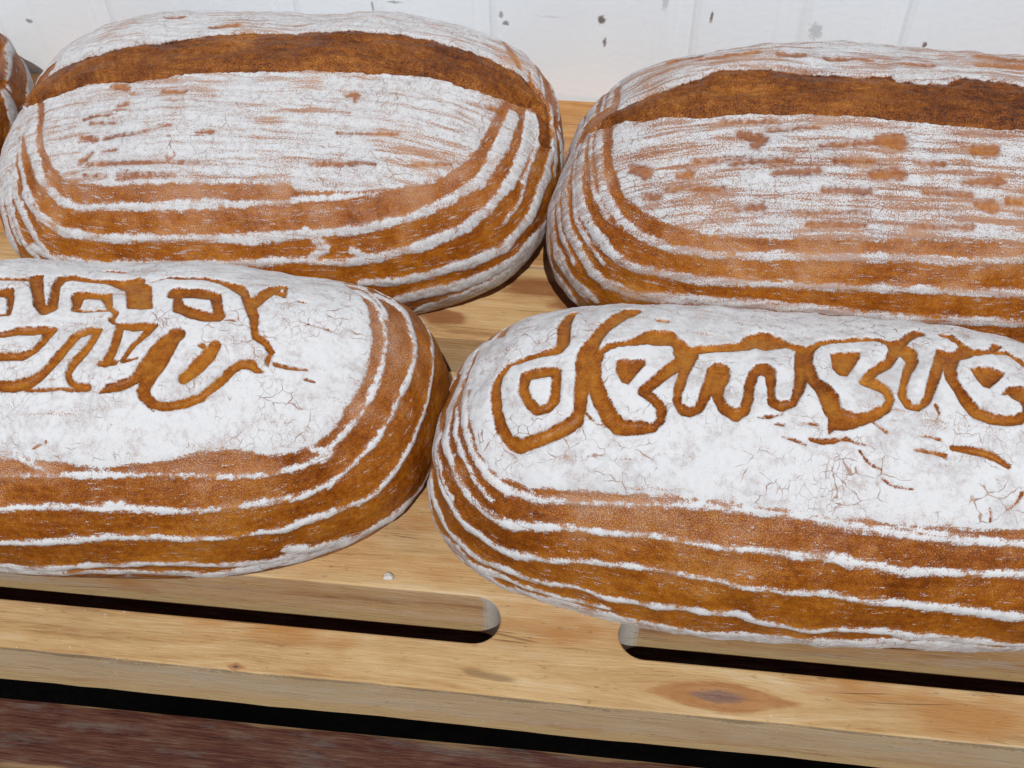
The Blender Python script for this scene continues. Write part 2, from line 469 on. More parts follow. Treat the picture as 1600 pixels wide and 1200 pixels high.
def box_mesh(name, x0, x1, y0, y1, z0, z1, bevel=0.002, cuts=1, wob=0.0, seed=0):
    rnd = random.Random(seed)
    bm = bmesh.new()
    bmesh.ops.create_cube(bm, size=1)
    for v in bm.verts:
        v.co = Vector((x0 if v.co.x < 0 else x1, y0 if v.co.y < 0 else y1, z0 if v.co.z < 0 else z1))
    if cuts > 1:
        ed = [e for e in bm.edges if abs(e.verts[0].co.x - e.verts[1].co.x) > 1e-6]
        bmesh.ops.subdivide_edges(bm, edges=ed, cuts=cuts)
    be = [e for e in bm.edges if len(e.link_faces) == 2 and e.calc_face_angle(0) > 0.5]
    bmesh.ops.bevel(bm, geom=be, offset=bevel, segments=2, affect='EDGES', profile=0.6)
    if wob:
        ph = [rnd.uniform(0, 6.28) for _ in range(4)]
        for v in bm.verts:
            v.co.y += wob * (math.sin(v.co.x * 9 + ph[0]) + 0.5 * math.sin(v.co.x * 31 + ph[1]))
            v.co.z += wob * 0.5 * math.sin(v.co.x * 13 + ph[2])
    me = bpy.data.meshes.new(name)
    bm.to_mesh(me); bm.free()
    return me


# bench of narrow painted slats under the rack
M_PAINT = painted_plank_material()
bench = tag(empty('bench', (0, 0.2, GROUND_Z)), 'dark red brown weathered slatted bench under the bread rack', 'bench')
BENCH_Z = -0.05
slat_me = box_mesh('slat', -1.05, 1.05, -0.0148, 0.0148, -0.024, 0.0, 0.0018, 40, 0.0004, 3)
slat_me.materials.append(M_PAINT)
for i, y in enumerate([0.1622 - 0.0425 * k for k in range(5, 0, -1)] + [0.1622] + [0.2190 + 0.0425 * k for k in range(8)]):
    o = bpy.data.objects.new('slat', slat_me)
    COL.objects.link(o)
    o.parent = bench
    o.location = (0.06 * (i % 3 - 1), y - 0.2, BENCH_Z - GROUND_Z)
for x in (-0.9, 0.9):
    o = link_obj('crossbar', box_mesh('crossbar', x - 0.03, x + 0.03, -0.25, 0.32, BENCH_Z - 0.065, BENCH_Z - 0.0245), [M_PAINT], bench)
    o.location = (0, 0, -GROUND_Z)
    for y in (-0.2, 0.27):
        o = link_obj('leg', box_mesh('leg', x - 0.025, x + 0.025, y - 0.025, y + 0.025, 0.0, -GROUND_Z + BENCH_Z - 0.0655), [M_PAINT], bench)

# pine rack: two wide boards with routed slots, on two battens
FRONT_Y, SEAM_Y, BACK_Y, THICK = 0.1775, 0.4188, 0.5690, 0.0327
rack = tag(empty('bread_rack', (0, FRONT_Y, -THICK)), 'pine rack of wide boards with long routed slots under the loaves', 'rack')


def board(name, x0, x1, y0, y1, slots, mats):
    """a flat board with round-ended slots, thickness THICK, top at z = 0 (children of the rack, local to its empty)"""
    cu = bpy.data.curves.new(name, 'CURVE')
    cu.dimensions = '2D'
    cu.fill_mode = 'BOTH'
    bev = 0.0009
    cu.bevel_depth = bev
    cu.bevel_resolution = 2
    cu.extrude = THICK / 2 - bev

    def ring(pts):
        sp = cu.splines.new('POLY')
        sp.points.add(len(pts) - 1)
        for p, q in zip(sp.points, pts):
            p.co = (q[0], q[1], 0, 1)
        sp.use_cyclic_u = True
    rnd = random.Random(5)
    n = 160
    edge = [(x0 + (x1 - x0) * i / n, y0 + bev + 0.00045 * math.sin(i * 0.53) * rnd.random()) for i in range(n + 1)]
    ring(edge + [(x1, y1 - bev), (x0, y1 - bev)])
    for (a, b, c0, c1) in slots:
        r = (c1 - c0) / 2 + bev
        cy = (c0 + c1) / 2
        a, b = a + (c1 - c0) / 2, b - (c1 - c0) / 2
        pts = [(b + r * math.sin(t), cy + r * math.cos(t)) for t in np.linspace(0, math.pi, 20)]
        pts += [(a - r * math.sin(t), cy - r * math.cos(t)) for t in np.linspace(0, math.pi, 20)]
        ring(pts)
    tmp = bpy.data.objects.new(name, cu)
    COL.objects.link(tmp)
    dg = bpy.context.evaluated_depsgraph_get()
    me = bpy.data.meshes.new_from_object(tmp.evaluated_get(dg))
    bpy.data.objects.remove(tmp)
    bpy.data.curves.remove(cu)
    me.name = name
    me.materials.clear()
    o = link_obj(name, me, mats, rack)
    idx = np.zeros(len(me.polygons), 'i4')
    for p in me.polygons:
        if abs(p.normal.z) < 0.55:
            idx[p.index] = 1
    me.polygons.foreach_set('material_index', idx)
    for p in me.polygons:
        p.use_smooth = False
    me.update()
    o.location = (0, -FRONT_Y, THICK / 2)
    return o


M_PINE = wood_material('pine', (1, 1, 1), [(0.0535, 0.1862, 0.0290, 0.0066), (-0.1385, 0.1790, 0.0035, 0.0016)], grey=0.30, dark_stain=[(-0.040, 0.4030, 0.020, 0.0080), (-0.012, 0.3950, 0.024, 0.008), (-0.086, 0.3780, 0.014, 0.006)])
M_PINE_EDGE = wood_material('weathered_pine_edge', (0.92, 0.90, 0.98), side=True, grey=0.85)
M_PINE_ORANGE = wood_material('orange_pine', (0.86, 0.68, 0.55), grey=0.15)
SL = [(-0.340, -0.0355), (0.0130, 0.320)]
board('board', -0.95, 0.95, FRONT_Y, SEAM_Y - 0.0008, [(a, b, 0.1990, 0.2203) for a, b in SL] + [(a, b, 0.3420, 0.3640) for a, b in SL], [M_PINE, M_PINE_EDGE])
board('board', -0.95, 0.95, SEAM_Y + 0.0008, BACK_Y, [(a, b, 0.4850, 0.5063) for a, b in SL], [M_PINE_ORANGE, M_PINE_EDGE])
for x in (-0.62, 0.62):
    o = link_obj('batten', box_mesh('batten', x - 0.03, x + 0.03, FRONT_Y + 0.02, BACK_Y - 0.01, BENCH_Z + 0.0005, -THICK - 0.0005), [M_PINE_EDGE], rack)
    o.location = (0, -FRONT_Y, THICK)


# a crumb of dried dough at the rim of the front slot
bm = bmesh.new()
bmesh.ops.create_icosphere(bm, subdivisions=3, radius=0.0017)
for v in bm.verts:
    p = v.co * 1250
    k = 1 + 0.22 * math.sin(p.x * 1.3 + p.y) + 0.16 * math.sin(p.y * 2.3 - p.z * 1.7)
    v.co = Vector((v.co.x * 1.35 * k, v.co.y * 0.9 * k, max(v.co.z * 0.8 * k, -0.0011)))
me = bpy.data.meshes.new('crumb')
bm.to_mesh(me); bm.free()
for p in me.polygons:
    p.use_smooth = True
gm = NT('dry_dough')
gco = gm.objco()
o = link_obj('crumb', me, [gm.done(gm.mix(gm.noise(gco, 900, 3), (0.50, 0.46, 0.40), (0.78, 0.76, 0.72)), 0.9, gm.bump(gm.noise(gco, 1500, 3), 0.6, 0.0006), 0.1)])
o.location = (-0.0850, 0.2248, 0.0011)
tag(o, 'small pale crumb of dough on the rim of the front slot', 'crumb')


# ------------------------------------------------------------------ the loaves
# marks on the loaves, in tenths of a millimetre on the unrolled crust: c flour field, w floured coil rings, b bare strokes, bp bare patches, s split
MARKS = {
 'BL': {
  'b': [[[-422,-290,30],[-319,-295,29]],[[-681,-238,38],[-622,-251,41]],[[-807,-421,15],[-726,-408,17],[-661,-405,10]],[[-768,-449,21],[-635,-460,16]],[[-808,-523,25],[-728,-535,28]],[[-687,-538,11],[-588,-533,16],[-511,-534,13],[-404,-506,10],[-336,-491,6]],[[-795,-652,25],[-746,-613,24]],[[-758,-666,21],[-542,-679,25],[-322,-679,17],[-132,-681,9]],[[-782,-722,17],[-655,-732,17]],[[-587,-739,25],[-500,-741,28],[-309,-742,19]],[[-679,-605,14],[-611,-608,17]],[[-217,-530,14],[-142,-519,16]],[[-325,272,39],[-205,288,43]],[[-594,396,45],[-527,403,42]],[[-635,-368,17],[-598,-358,25]],[[327,-658,17],[451,-649,24],[556,-640,20]],[[463,-284,27],[504,-281,29],[499,-321,16]],[[439,-502,10],[720,-473,15]],[[436,-651,17],[626,-630,12]],[[814,-610,12],[985,-566,15]],[[1007,643,6],[1142,622,6],[1228,352,65],[1274,270,37]],[[1129,-173,26],[1217,-149,34]],[[1303,592,6],[1415,489,113],[1526,337,98],[1619,170,73]]],
  'bp': [],
  'w': [[[-1200,-234,110],[-1104,-529,63],[-1033,-696,54],[-929,-816,44],[-806,-865,31],[-464,-884,31],[-195,-870,58],[-89,-861,55],[-36,-870,31],[242,-840,21],[497,-799,24],[666,-764,16]],[[1282,-122,67],[1242,-348,76],[1165,-583,58],[1020,-732,40],[826,-855,42],[603,-935,31],[338,-985,38],[68,-1019,48],[-296,-1027,31],[-681,-1016,35],[-929,-966,49],[-1092,-856,49],[-1174,-730,42]],[[1396,-47,84],[1392,-244,73],[1339,-483,53],[1253,-673,48],[1147,-816,46],[981,-940,46],[719,-1058,45],[536,-1106,37],[251,-1114,27],[60,-1133,35],[-326,-1152,25],[-732,-1133,26],[-1085,-1067,40],[-1225,-984,44]],[[1601,-263,74],[1543,-458,63],[1522,-625,66],[1424,-833,57],[1291,-948,52],[1049,-1097,49],[855,-1174,41],[652,-1211,31]],[[1862,-341,93],[1680,-696,117],[1515,-910,75],[1320,-1086,74],[1007,-1247,83],[916,-1306,72]],[[1874,-483,61],[1692,-842,161],[1557,-1075,200],[1345,-1253,186],[1186,-1411,176]],[[-1332,-189,200],[-1271,-523,86],[-1245,-743,45],[-1182,-902,44],[-1112,-1024,37]],[[-1425,-305,123],[-1347,-548,77],[-1343,-727,56],[-1352,-912,53]],[[336,-962,32],[435,-1039,57],[362,-1106,37]],[[583,-1039,39],[641,-1058,31]],[[1451,-23,38],[1449,-247,34],[1403,-486,24]],[[1670,138,74],[1859,74,154],[1865,-270,6],[1871,-583,83]],[[1851,179,85],[1861,-207,6]],[[-1255,-221,87],[-1211,-489,38],[-1162,-698,29],[-1078,-823,21]],[[-1432,-263,6],[-1398,-518,97],[-1418,-734,65],[-1462,-899,116],[-1541,-959,59]],[[-1414,-203,89],[-1301,-551,51],[-1309,-759,45],[-1286,-951,47],[-1230,-1049,52]],[[1414,-414,18],[1418,-582,14],[1347,-731,13]],[[1596,-29,50],[1575,-300,58],[1535,-510,43],[1528,-621,31]],[[1519,191,49],[1615,-9,67],[1670,-188,66]]],
  'c': [[-1187,-66],[-1080,-274],[-1034,-512],[-965,-641],[-856,-744],[-640,-782],[-281,-781],[62,-766],[235,-772],[377,-786],[716,-743],[915,-671],[1026,-576],[1116,-431],[1169,-251],[1195,-106],[1327,126],[1427,3000],[-1287,3000]],
  's': [[-1360,-9],[-1425,106],[-1193,41],[-1079,54],[-937,61],[-793,72],[-662,96],[-551,113],[-425,137],[-307,180],[-83,196],[304,220],[643,227],[846,231],[989,197],[1167,209],[1305,189],[1432,191],[1515,131],[1556,39],[1578,-111],[1471,-185],[1445,-52],[1399,33],[1325,-15],[1158,-88],[1016,-103],[849,-117],[689,-126],[366,-147],[-6,-151],[-315,-170],[-466,-199],[-623,-213],[-792,-204],[-928,-213],[-1071,-224],[-1267,-171]],
  'letters': 0,
  'end': 0,
 },
 'BR': {
  'b': [[[-666,-308,48],[-579,-333,56],[-609,-365,45]],[[-558,-285,17],[-331,-268,14]],[[-327,-371,23],[-86,-348,27]],[[-63,-332,61],[2,-342,85]],[[-709,-448,24],[-457,-446,30]],[[-272,-443,30],[-107,-435,27]],[[-536,-502,16],[-459,-496,37],[-342,-491,27]],[[-109,-501,37],[6,-491,53]],[[73,-438,16],[189,-441,24]],[[318,-370,44],[406,-368,58]],[[273,-522,16],[427,-506,47]],[[-1015,-543,18],[-753,-567,17]],[[-327,-578,16],[-130,-578,33]],[[111,-568,14],[304,-578,24]],[[334,-613,24],[403,-619,50]],[[468,-593,27],[548,-587,30]],[[-710,-651,17],[-592,-647,34]],[[-505,-676,9],[-131,-668,12]],[[-386,-725,27],[-151,-721,20]],[[68,-718,17],[324,-710,17]],[[-752,-243,19],[-506,-232,16]],[[-949,-486,28],[-899,-485,28]],[[-886,-433,11],[-516,-437,14]],[[-835,304,45],[-728,298,54],[-565,340,52]],[[-442,303,62],[-357,302,59]],[[-233,292,39],[-45,291,45]],[[511,409,73],[709,355,83]],[[468,262,51],[680,275,65]],[[104,250,26],[236,237,37]],[[-933,430,122],[-855,391,79]],[[-1163,-411,36],[-1099,-449,53]],[[-1108,-552,33],[-1056,-569,36]]],
  'bp': [],
  'w': [[[-1325,-87,49],[-1322,-330,38],[-1307,-494,42],[-1252,-618,36],[-1151,-718,32],[-1029,-785,33],[-838,-832,30],[-582,-855,36],[-328,-858,37],[-19,-853,34],[287,-855,34],[587,-820,31],[882,-763,34]],[[-1412,-36,58],[-1430,-181,59],[-1451,-352,54],[-1436,-520,46],[-1389,-648,44],[-1313,-764,40],[-1225,-841,38],[-1071,-893,36],[-910,-936,36],[-640,-967,30],[-385,-988,30],[-163,-993,27],[108,-984,31],[428,-984,31],[644,-969,31],[966,-913,31]],[[-1556,-62,111],[-1556,-392,57],[-1547,-560,59],[-1518,-678,56],[-1486,-788,57],[-1437,-868,58],[-1303,-952,61],[-1108,-997,53],[-823,-1049,43],[-427,-1096,40],[-86,-1126,34],[261,-1128,35],[727,-1099,34]],[[-1374,-61,27],[-1371,-294,17],[-1361,-465,17],[-1311,-592,14]],[[-1493,-28,47],[-1483,-342,28],[-1481,-542,22],[-1448,-681,20],[-1386,-782,15]],[[-1649,52,139],[-1617,-366,42],[-1610,-564,33],[-1586,-714,32]],[[-1697,-738,43],[-1642,-850,57],[-1577,-925,39]],[[-1676,-619,36],[-1668,-758,41],[-1579,-893,35]],[[-1553,147,125],[-1655,-115,200],[-1691,-391,83],[-1713,-617,61],[-1705,-772,66],[-1657,-887,61]],[[-1720,-267,127],[-1805,-477,119],[-1886,-644,117],[-1836,-825,127]]],
  'c': [[-1243,-102],[-1246,-368],[-1214,-512],[-1130,-616],[-1028,-681],[-831,-758],[-526,-781],[-126,-782],[271,-762],[568,-752],[797,-697],[1147,-697],[1247,3000],[-1343,3000]],
  's': [[-1416,-13],[-1315,33],[-1213,60],[-1074,63],[-1002,62],[-863,76],[-768,131],[-581,145],[-356,133],[-127,105],[28,115],[50,68],[266,42],[357,100],[456,92],[616,45],[752,3],[883,-75],[873,-287],[728,-271],[562,-247],[370,-244],[80,-232],[-162,-206],[-405,-197],[-602,-185],[-801,-206],[-1002,-176],[-1092,-173],[-1268,-115],[-1375,-72]],
  'letters': 0,
  'end': 0.076,
 },
 'FL': {
  'b': [[[-417,253,22],[-330,253,20],[-263,261,19],[-237,278,58],[-186,168,44],[-155,100,44],[-123,71,53],[-103,87,50],[-117,152,36],[-133,226,33],[-130,283,48],[-97,308,53],[-21,298,32],[64,293,37],[124,277,71],[171,263,113]],[[-360,146,48],[-313,164,59],[-287,138,29],[-263,69,21],[-257,32,20],[-302,23,11]],[[-10,107,35],[-25,180,56],[31,183,46],[94,176,47],[125,110,29]],[[-18,85,13],[67,82,11],[136,91,12]],[[141,93,24],[164,71,22],[154,36,22],[176,14,12]],[[257,265,11],[308,297,18],[469,295,25]],[[362,293,29],[471,289,29],[564,261,36],[627,226,60],[673,164,36],[708,99,48],[736,37,40],[746,-17,25],[759,-54,31],[803,-80,28],[828,-113,24],[820,-153,20],[823,-170,9]],[[385,177,70],[451,165,62],[505,161,61],[555,154,49],[582,83,40],[599,31,50],[553,31,50],[494,44,55],[423,78,50],[396,160,29]],[[714,116,64],[739,172,61],[769,226,56],[795,278,40],[820,262,15],[826,182,15]],[[783,216,40],[816,200,38]],[[628,14,7],[671,9,6]],[[847,-163,16],[896,-169,17],[946,-168,12],[981,-165,6]],[[-280,-84,28],[-228,-72,29],[-187,-50,43],[-124,-42,49],[-56,-28,25],[-73,-68,38],[-80,-113,29],[-102,-149,31],[-135,-174,38],[-201,-178,35],[-256,-182,35]],[[-224,-304,46],[-144,-304,49],[-86,-290,52],[-53,-262,46],[-22,-223,40],[4,-164,44],[25,-105,39],[44,-51,42],[90,-31,43],[125,-28,24],[112,-90,32],[93,-152,35],[71,-203,36],[60,-249,25],[84,-288,24],[117,-302,39],[146,-301,34]],[[-92,-318,15],[-16,-316,15],[48,-308,9],[89,-313,17]],[[196,-323,8],[236,-304,40],[284,-291,50],[327,-263,51],[358,-208,58],[390,-148,73],[422,-94,77],[453,-66,66]],[[199,0,33],[272,-16,47],[343,-16,36],[322,-59,32],[290,-109,25],[261,-183,17]],[[205,-19,39],[210,-100,40],[204,-154,45],[197,-190,44]],[[174,-194,29],[233,-192,28]],[[263,-188,17],[319,-174,7]],[[445,-61,66],[431,-131,62],[411,-196,67],[383,-256,65],[371,-305,55],[381,-335,44],[416,-363,39],[465,-371,34],[537,-353,40],[591,-330,37],[629,-291,33],[667,-246,37],[693,-203,38],[720,-178,40],[759,-176,43],[783,-200,22],[809,-201,12]],[[608,-111,52],[588,-159,64],[552,-217,61],[519,-255,49]],[[556,-107,22],[568,-113,22]],[[12,414,48],[95,401,32]],[[-34,-547,7],[20,-519,8]],[[380,-341,6],[422,-390,6]],[[885,172,12],[916,171,11]],[[973,-205,8],[1013,-210,8]],[[948,40,6],[1047,33,6]]],
  'bp': [[[129,277],[198,269],[265,240],[317,83],[271,81],[204,96],[167,198]]],
  'w': [[[1107,390,48],[1177,314,38],[1227,235,24],[1274,87,19],[1277,-50,19],[1270,-140,22],[1239,-261,19],[1176,-382,18],[1107,-483,18],[1025,-541,12],[896,-587,10],[722,-609,10],[547,-618,10],[280,-634,12],[36,-643,15],[-172,-651,8],[-439,-650,10],[-877,-609,12]],[[1203,402,54],[1316,390,71],[1376,283,27],[1420,169,36],[1427,67,27],[1418,-36,24],[1395,-127,26],[1372,-238,16],[1333,-358,19],[1267,-473,15],[1175,-586,15],[1055,-660,14],[921,-696,18],[738,-735,14],[555,-761,16],[282,-767,19],[0,-769,17],[-194,-781,19],[-481,-781,22],[-961,-732,21]],[[1520,281,23],[1557,153,22],[1562,21,17],[1558,-133,23],[1532,-287,19],[1484,-435,19],[1421,-561,22],[1388,-611,20],[1242,-700,29],[1039,-807,28],[900,-842,16],[761,-871,13],[551,-886,21],[269,-901,26],[-27,-930,24],[-257,-942,18],[-763,-932,29]],[[1897,0,67],[1873,-332,81],[1845,-485,85],[1622,-676,78],[1471,-830,82],[1196,-935,63],[1050,-1022,43],[714,-1057,39],[475,-1055,38],[236,-1084,44],[-386,-1129,68],[-1072,-1097,5]],[[1883,-156,37],[1869,-351,23],[1622,-676,68],[1447,-858,73],[1259,-983,65],[752,-1172,90],[297,-1177,55],[-421,-1165,78]],[[1057,-468,20],[1139,-465,31],[1106,-503,23]],[[-89,-577,11],[-14,-612,30],[36,-640,17]],[[255,-758,24],[322,-748,26]],[[1091,-922,50],[1196,-935,82]],[[900,-697,28],[946,-687,28]]],
  'c': [[-1228,-501],[-878,-501],[-484,-578],[-167,-584],[-76,-577],[31,-592],[234,-602],[455,-580],[583,-539],[707,-514],[926,-505],[1055,-460],[1139,-354],[1171,-257],[1197,-190],[1220,-99],[1213,30],[1173,211],[1099,381],[1049,465],[1149,3000],[-1328,3000]],
  'letters': 17,
  'end': -0.042,
 },
 'FR': {
  'b': [[[-920,360,56],[-931,214,70],[-928,97,54],[-945,54,45],[-1016,40,27],[-1094,36,33],[-1148,14,45],[-1185,-45,48],[-1178,-128,50],[-1168,-202,42],[-1141,-273,46],[-1097,-326,56],[-1060,-339,62],[-978,-316,57],[-900,-284,58],[-853,-254,53],[-840,-206,45],[-843,-127,57],[-840,-48,75],[-831,26,77],[-813,109,62],[-781,197,69],[-737,280,80],[-685,356,83]],[[-1055,-64,51],[-998,-54,49],[-941,-54,38],[-937,-117,36],[-939,-176,41],[-963,-206,37],[-1003,-214,41],[-1041,-175,37],[-1064,-123,42],[-1055,-64,44]],[[-788,40,32],[-751,72,29],[-695,99,30],[-636,126,46],[-588,160,82],[-540,163,93],[-505,145,53],[-459,95,69]],[[-792,26,46],[-807,-47,64],[-791,-113,62],[-763,-176,63],[-726,-236,68],[-692,-269,63],[-640,-269,55],[-578,-257,55],[-547,-228,42],[-541,-180,38],[-570,-145,38],[-614,-122,39],[-596,-98,43],[-551,-47,48],[-505,2,57],[-458,53,66]],[[-468,86,83],[-444,69,69],[-461,-25,48],[-478,-99,46],[-484,-149,37],[-465,-185,41],[-438,-192,41],[-410,-174,40],[-388,-124,40],[-376,-66,47],[-358,5,46],[-328,21,65],[-309,-3,37],[-325,-58,46],[-337,-117,43],[-312,-172,47],[-275,-194,52],[-244,-175,40],[-229,-119,37],[-223,-59,36],[-206,17,41],[-171,33,67],[-144,11,49],[-141,-62,34],[-140,-132,36],[-110,-143,43],[-73,-124,39],[-47,-65,41],[-30,11,51],[-27,89,57],[-18,159,48]],[[-338,8,56],[-351,-90,52]],[[-450,98,51],[-393,123,44],[-295,140,47],[-230,169,59],[-195,217,84],[-156,212,124],[-116,209,96],[-69,190,43],[-16,167,50]],[[-588,152,90],[-539,155,82],[-498,132,38],[-459,95,56]],[[49,211,36],[111,238,36],[193,262,33],[261,265,37],[306,241,44],[330,207,54],[316,156,40],[278,100,54],[224,52,50],[193,3,42],[233,-11,52],[267,-37,47],[282,-71,33],[262,-112,38],[221,-144,45],[165,-171,51],[110,-177,81],[75,-148,62],[62,-99,73],[41,-56,60],[11,-11,49],[-2,39,48],[-13,100,53],[12,170,35],[49,211,29]],[[342,226,60],[380,270,36],[418,317,47],[445,337,58]],[[328,196,78],[375,189,75],[384,126,47],[357,68,33],[338,8,27],[328,-47,32],[348,-86,35],[379,-91,32],[412,-61,31],[438,12,41],[461,87,51],[493,158,52],[523,195,84],[584,234,91],[605,258,58]],[[544,334,41],[564,343,48],[581,294,46],[600,255,66]],[[584,234,62],[639,238,45],[705,263,35],[769,275,34],[803,243,36],[822,211,33],[839,170,30]],[[550,184,38],[516,109,51],[518,53,48],[539,6,41],[555,-41,52],[587,-87,53],[639,-109,49],[692,-109,44],[739,-97,39],[767,-56,30],[766,-23,25]],[[700,18,18],[731,35,48],[756,25,79],[781,10,82],[812,22,67]],[[751,324,36],[705,263,23]],[[842,145,56],[853,116,49],[824,38,39],[805,-40,41],[824,-71,39],[856,-43,31],[888,41,35],[926,93,57],[960,91,43],[1000,161,64],[986,210,74],[907,194,45],[845,156,36]],[[-8,-263,14],[28,-269,19],[74,-263,16],[117,-247,11],[158,-263,8]],[[28,-266,16],[83,-255,16],[128,-252,11],[163,-263,9],[201,-265,7]],[[371,-211,7],[419,-206,11],[455,-217,8]],[[362,-262,11],[411,-265,14],[468,-270,19],[472,-283,9]],[[495,-239,19],[558,-239,31],[622,-248,30],[666,-266,26],[693,-281,20]],[[-105,-264,9],[-62,-275,9],[-26,-285,11]],[[-193,-194,7],[-155,-189,11],[-110,-175,8]],[[-136,-216,8],[-104,-218,11]],[[-35,-204,8],[-5,-202,11],[19,-207,6]],[[443,-76,9],[454,-109,6],[437,-147,6]],[[218,-176,8],[262,-208,11]],[[248,-380,6],[290,-401,8],[366,-404,8]],[[751,-371,13],[732,-409,11],[702,-438,8]],[[641,-439,6],[654,-483,8]],[[166,-290,6],[198,-330,7],[246,-348,6]],[[-572,274,20],[-538,278,22]],[[-817,-225,6],[-782,-257,6],[-747,-270,6]]],
  'bp': [[[-722,-3],[-699,17],[-656,17],[-613,34],[-609,4],[-642,-49],[-669,-99],[-692,-91],[-717,-52]],[[56,-156],[55,-247],[77,-220],[118,-217],[155,-206],[201,-166],[142,-147]],[[81,144],[121,152],[160,166],[199,168],[192,132],[162,72],[133,22],[106,22],[84,55]],[[596,128],[663,151],[729,136],[712,102],[653,35],[631,42],[614,74]]],
  'l': [[[-901,409],[-826,421],[-758,394],[-723,354],[-767,272],[-801,199],[-826,133],[-851,76],[-870,41],[-872,-21],[-866,-95],[-870,-153],[-866,-206],[-874,-235],[-921,-261],[-975,-293],[-1009,-301],[-1054,-319],[-1096,-302],[-1119,-261],[-1137,-217],[-1153,-160],[-1166,-94],[-1161,-39],[-1133,17],[-1064,18],[-991,24],[-945,28],[-907,36],[-906,102],[-911,213],[-912,339]],[[-776,-6],[-759,42],[-718,76],[-660,88],[-586,92],[-518,93],[-508,68],[-521,32],[-558,-11],[-600,-51],[-630,-102],[-647,-147],[-620,-166],[-579,-179],[-559,-205],[-557,-235],[-580,-246],[-627,-232],[-674,-231],[-695,-209],[-726,-165],[-753,-121],[-772,-79]],[[-408,87],[-382,98],[-324,95],[-247,110],[-173,131],[-121,145],[-91,165],[-57,153],[-50,117],[-59,39],[-60,-30],[-69,-86],[-81,-116],[-114,-121],[-132,-113],[-131,-62],[-126,0],[-122,31],[-137,56],[-172,70],[-204,50],[-224,14],[-240,-38],[-249,-75],[-248,-121],[-262,-156],[-290,-159],[-309,-139],[-318,-112],[-315,-75],[-295,-37],[-291,14],[-311,43],[-334,48],[-362,40],[-377,16],[-386,-29],[-399,-78],[-408,-126],[-420,-160],[-438,-170],[-467,-158],[-474,-131],[-463,-97],[-448,-23],[-424,44]],[[47,183],[78,203],[149,218],[213,236],[272,240],[301,220],[304,187],[286,138],[243,95],[201,49],[174,3],[183,-21],[226,-35],[258,-50],[265,-77],[250,-101],[212,-107],[167,-110],[126,-110],[99,-72],[61,-24],[35,11],[24,56],[37,120]],[[495,414],[535,415],[510,297],[531,292],[577,283],[583,258],[553,224],[514,221],[487,229],[462,140],[444,86],[421,22],[410,-33],[389,-70],[362,-68],[350,-47],[355,-3],[376,65],[407,130],[426,215],[407,214],[386,223],[390,250],[427,270],[457,289]],[[554,116],[563,154],[597,183],[652,212],[730,230],[789,228],[816,190],[823,148],[794,110],[749,79],[715,47],[695,17],[696,-8],[735,-20],[760,-34],[757,-59],[732,-72],[678,-72],[625,-67],[607,-36],[591,17],[562,41],[549,71]]],
  'in': [1,5],
  'w': [[[-1302,216,54],[-1343,130,54],[-1365,0,53],[-1340,-146,36],[-1308,-261,26],[-1262,-360,24],[-1207,-434,24],[-1131,-496,22],[-1022,-529,21],[-844,-545,18],[-611,-541,16],[-375,-529,18],[-27,-532,23],[149,-549,28],[407,-566,23],[705,-553,23],[980,-523,20]],[[-1408,271,97],[-1428,87,54],[-1462,-55,74],[-1459,-204,51],[-1414,-325,30],[-1368,-428,29],[-1314,-512,26],[-1237,-579,26],[-1140,-621,23],[-931,-636,22],[-742,-655,25],[-592,-655,23],[-350,-671,12],[-157,-674,19],[108,-672,30],[356,-698,23],[593,-682,16],[833,-652,17],[1087,-612,16]],[[-1618,82,5],[-1563,-180,104],[-1529,-329,34],[-1491,-440,27],[-1450,-526,28],[-1403,-604,25],[-1312,-686,27],[-1198,-744,28],[-973,-769,20],[-726,-781,18],[-508,-797,18],[-247,-818,16],[-50,-834,16],[75,-819,26],[274,-830,21],[541,-833,27],[807,-822,32],[943,-806,28],[1257,-760,36]],[[-1594,-333,47],[-1629,-473,51],[-1582,-619,45],[-1442,-766,40],[-1181,-871,27],[-959,-901,20],[-781,-957,28],[-533,-979,31],[-242,-980,31],[62,-1032,33],[343,-991,22],[572,-997,49],[892,-990,50],[1435,-941,19]],[[-1732,-439,66],[-1753,-605,54],[-1609,-725,126],[-1495,-970,105],[-1073,-1060,144],[-755,-1151,136],[-413,-1186,134],[262,-1147,139],[555,-1084,114],[1195,-1073,147],[1433,-945,5]],[[-1397,-98,17],[-1377,-240,14],[-1335,-338,10],[-1270,-447,11],[-1206,-525,8]],[[-1519,-239,20],[-1478,-388,17],[-1436,-490,15]],[[-1658,-368,66],[-1763,-513,33],[-1708,-652,59],[-1565,-790,80],[-1333,-888,33],[-1076,-976,34],[-851,-1008,20]],[[178,-500,5],[389,-545,14],[623,-556,18]]],
  'c': [[-1217,271],[-1344,327],[-1359,141],[-1334,-58],[-1293,-209],[-1243,-346],[-1157,-449],[-1029,-489],[-852,-502],[-611,-511],[-399,-507],[-145,-521],[90,-533],[317,-532],[544,-521],[772,-499],[985,-463],[1335,-463],[1435,3000],[-1317,3000]],
  'letters': 17,
  'end': 0.098,
 },
}

SHAPE = dict(n=2.58737, m=2.19149, zc=0.33881, q=2.07533, tuck=0.85429)


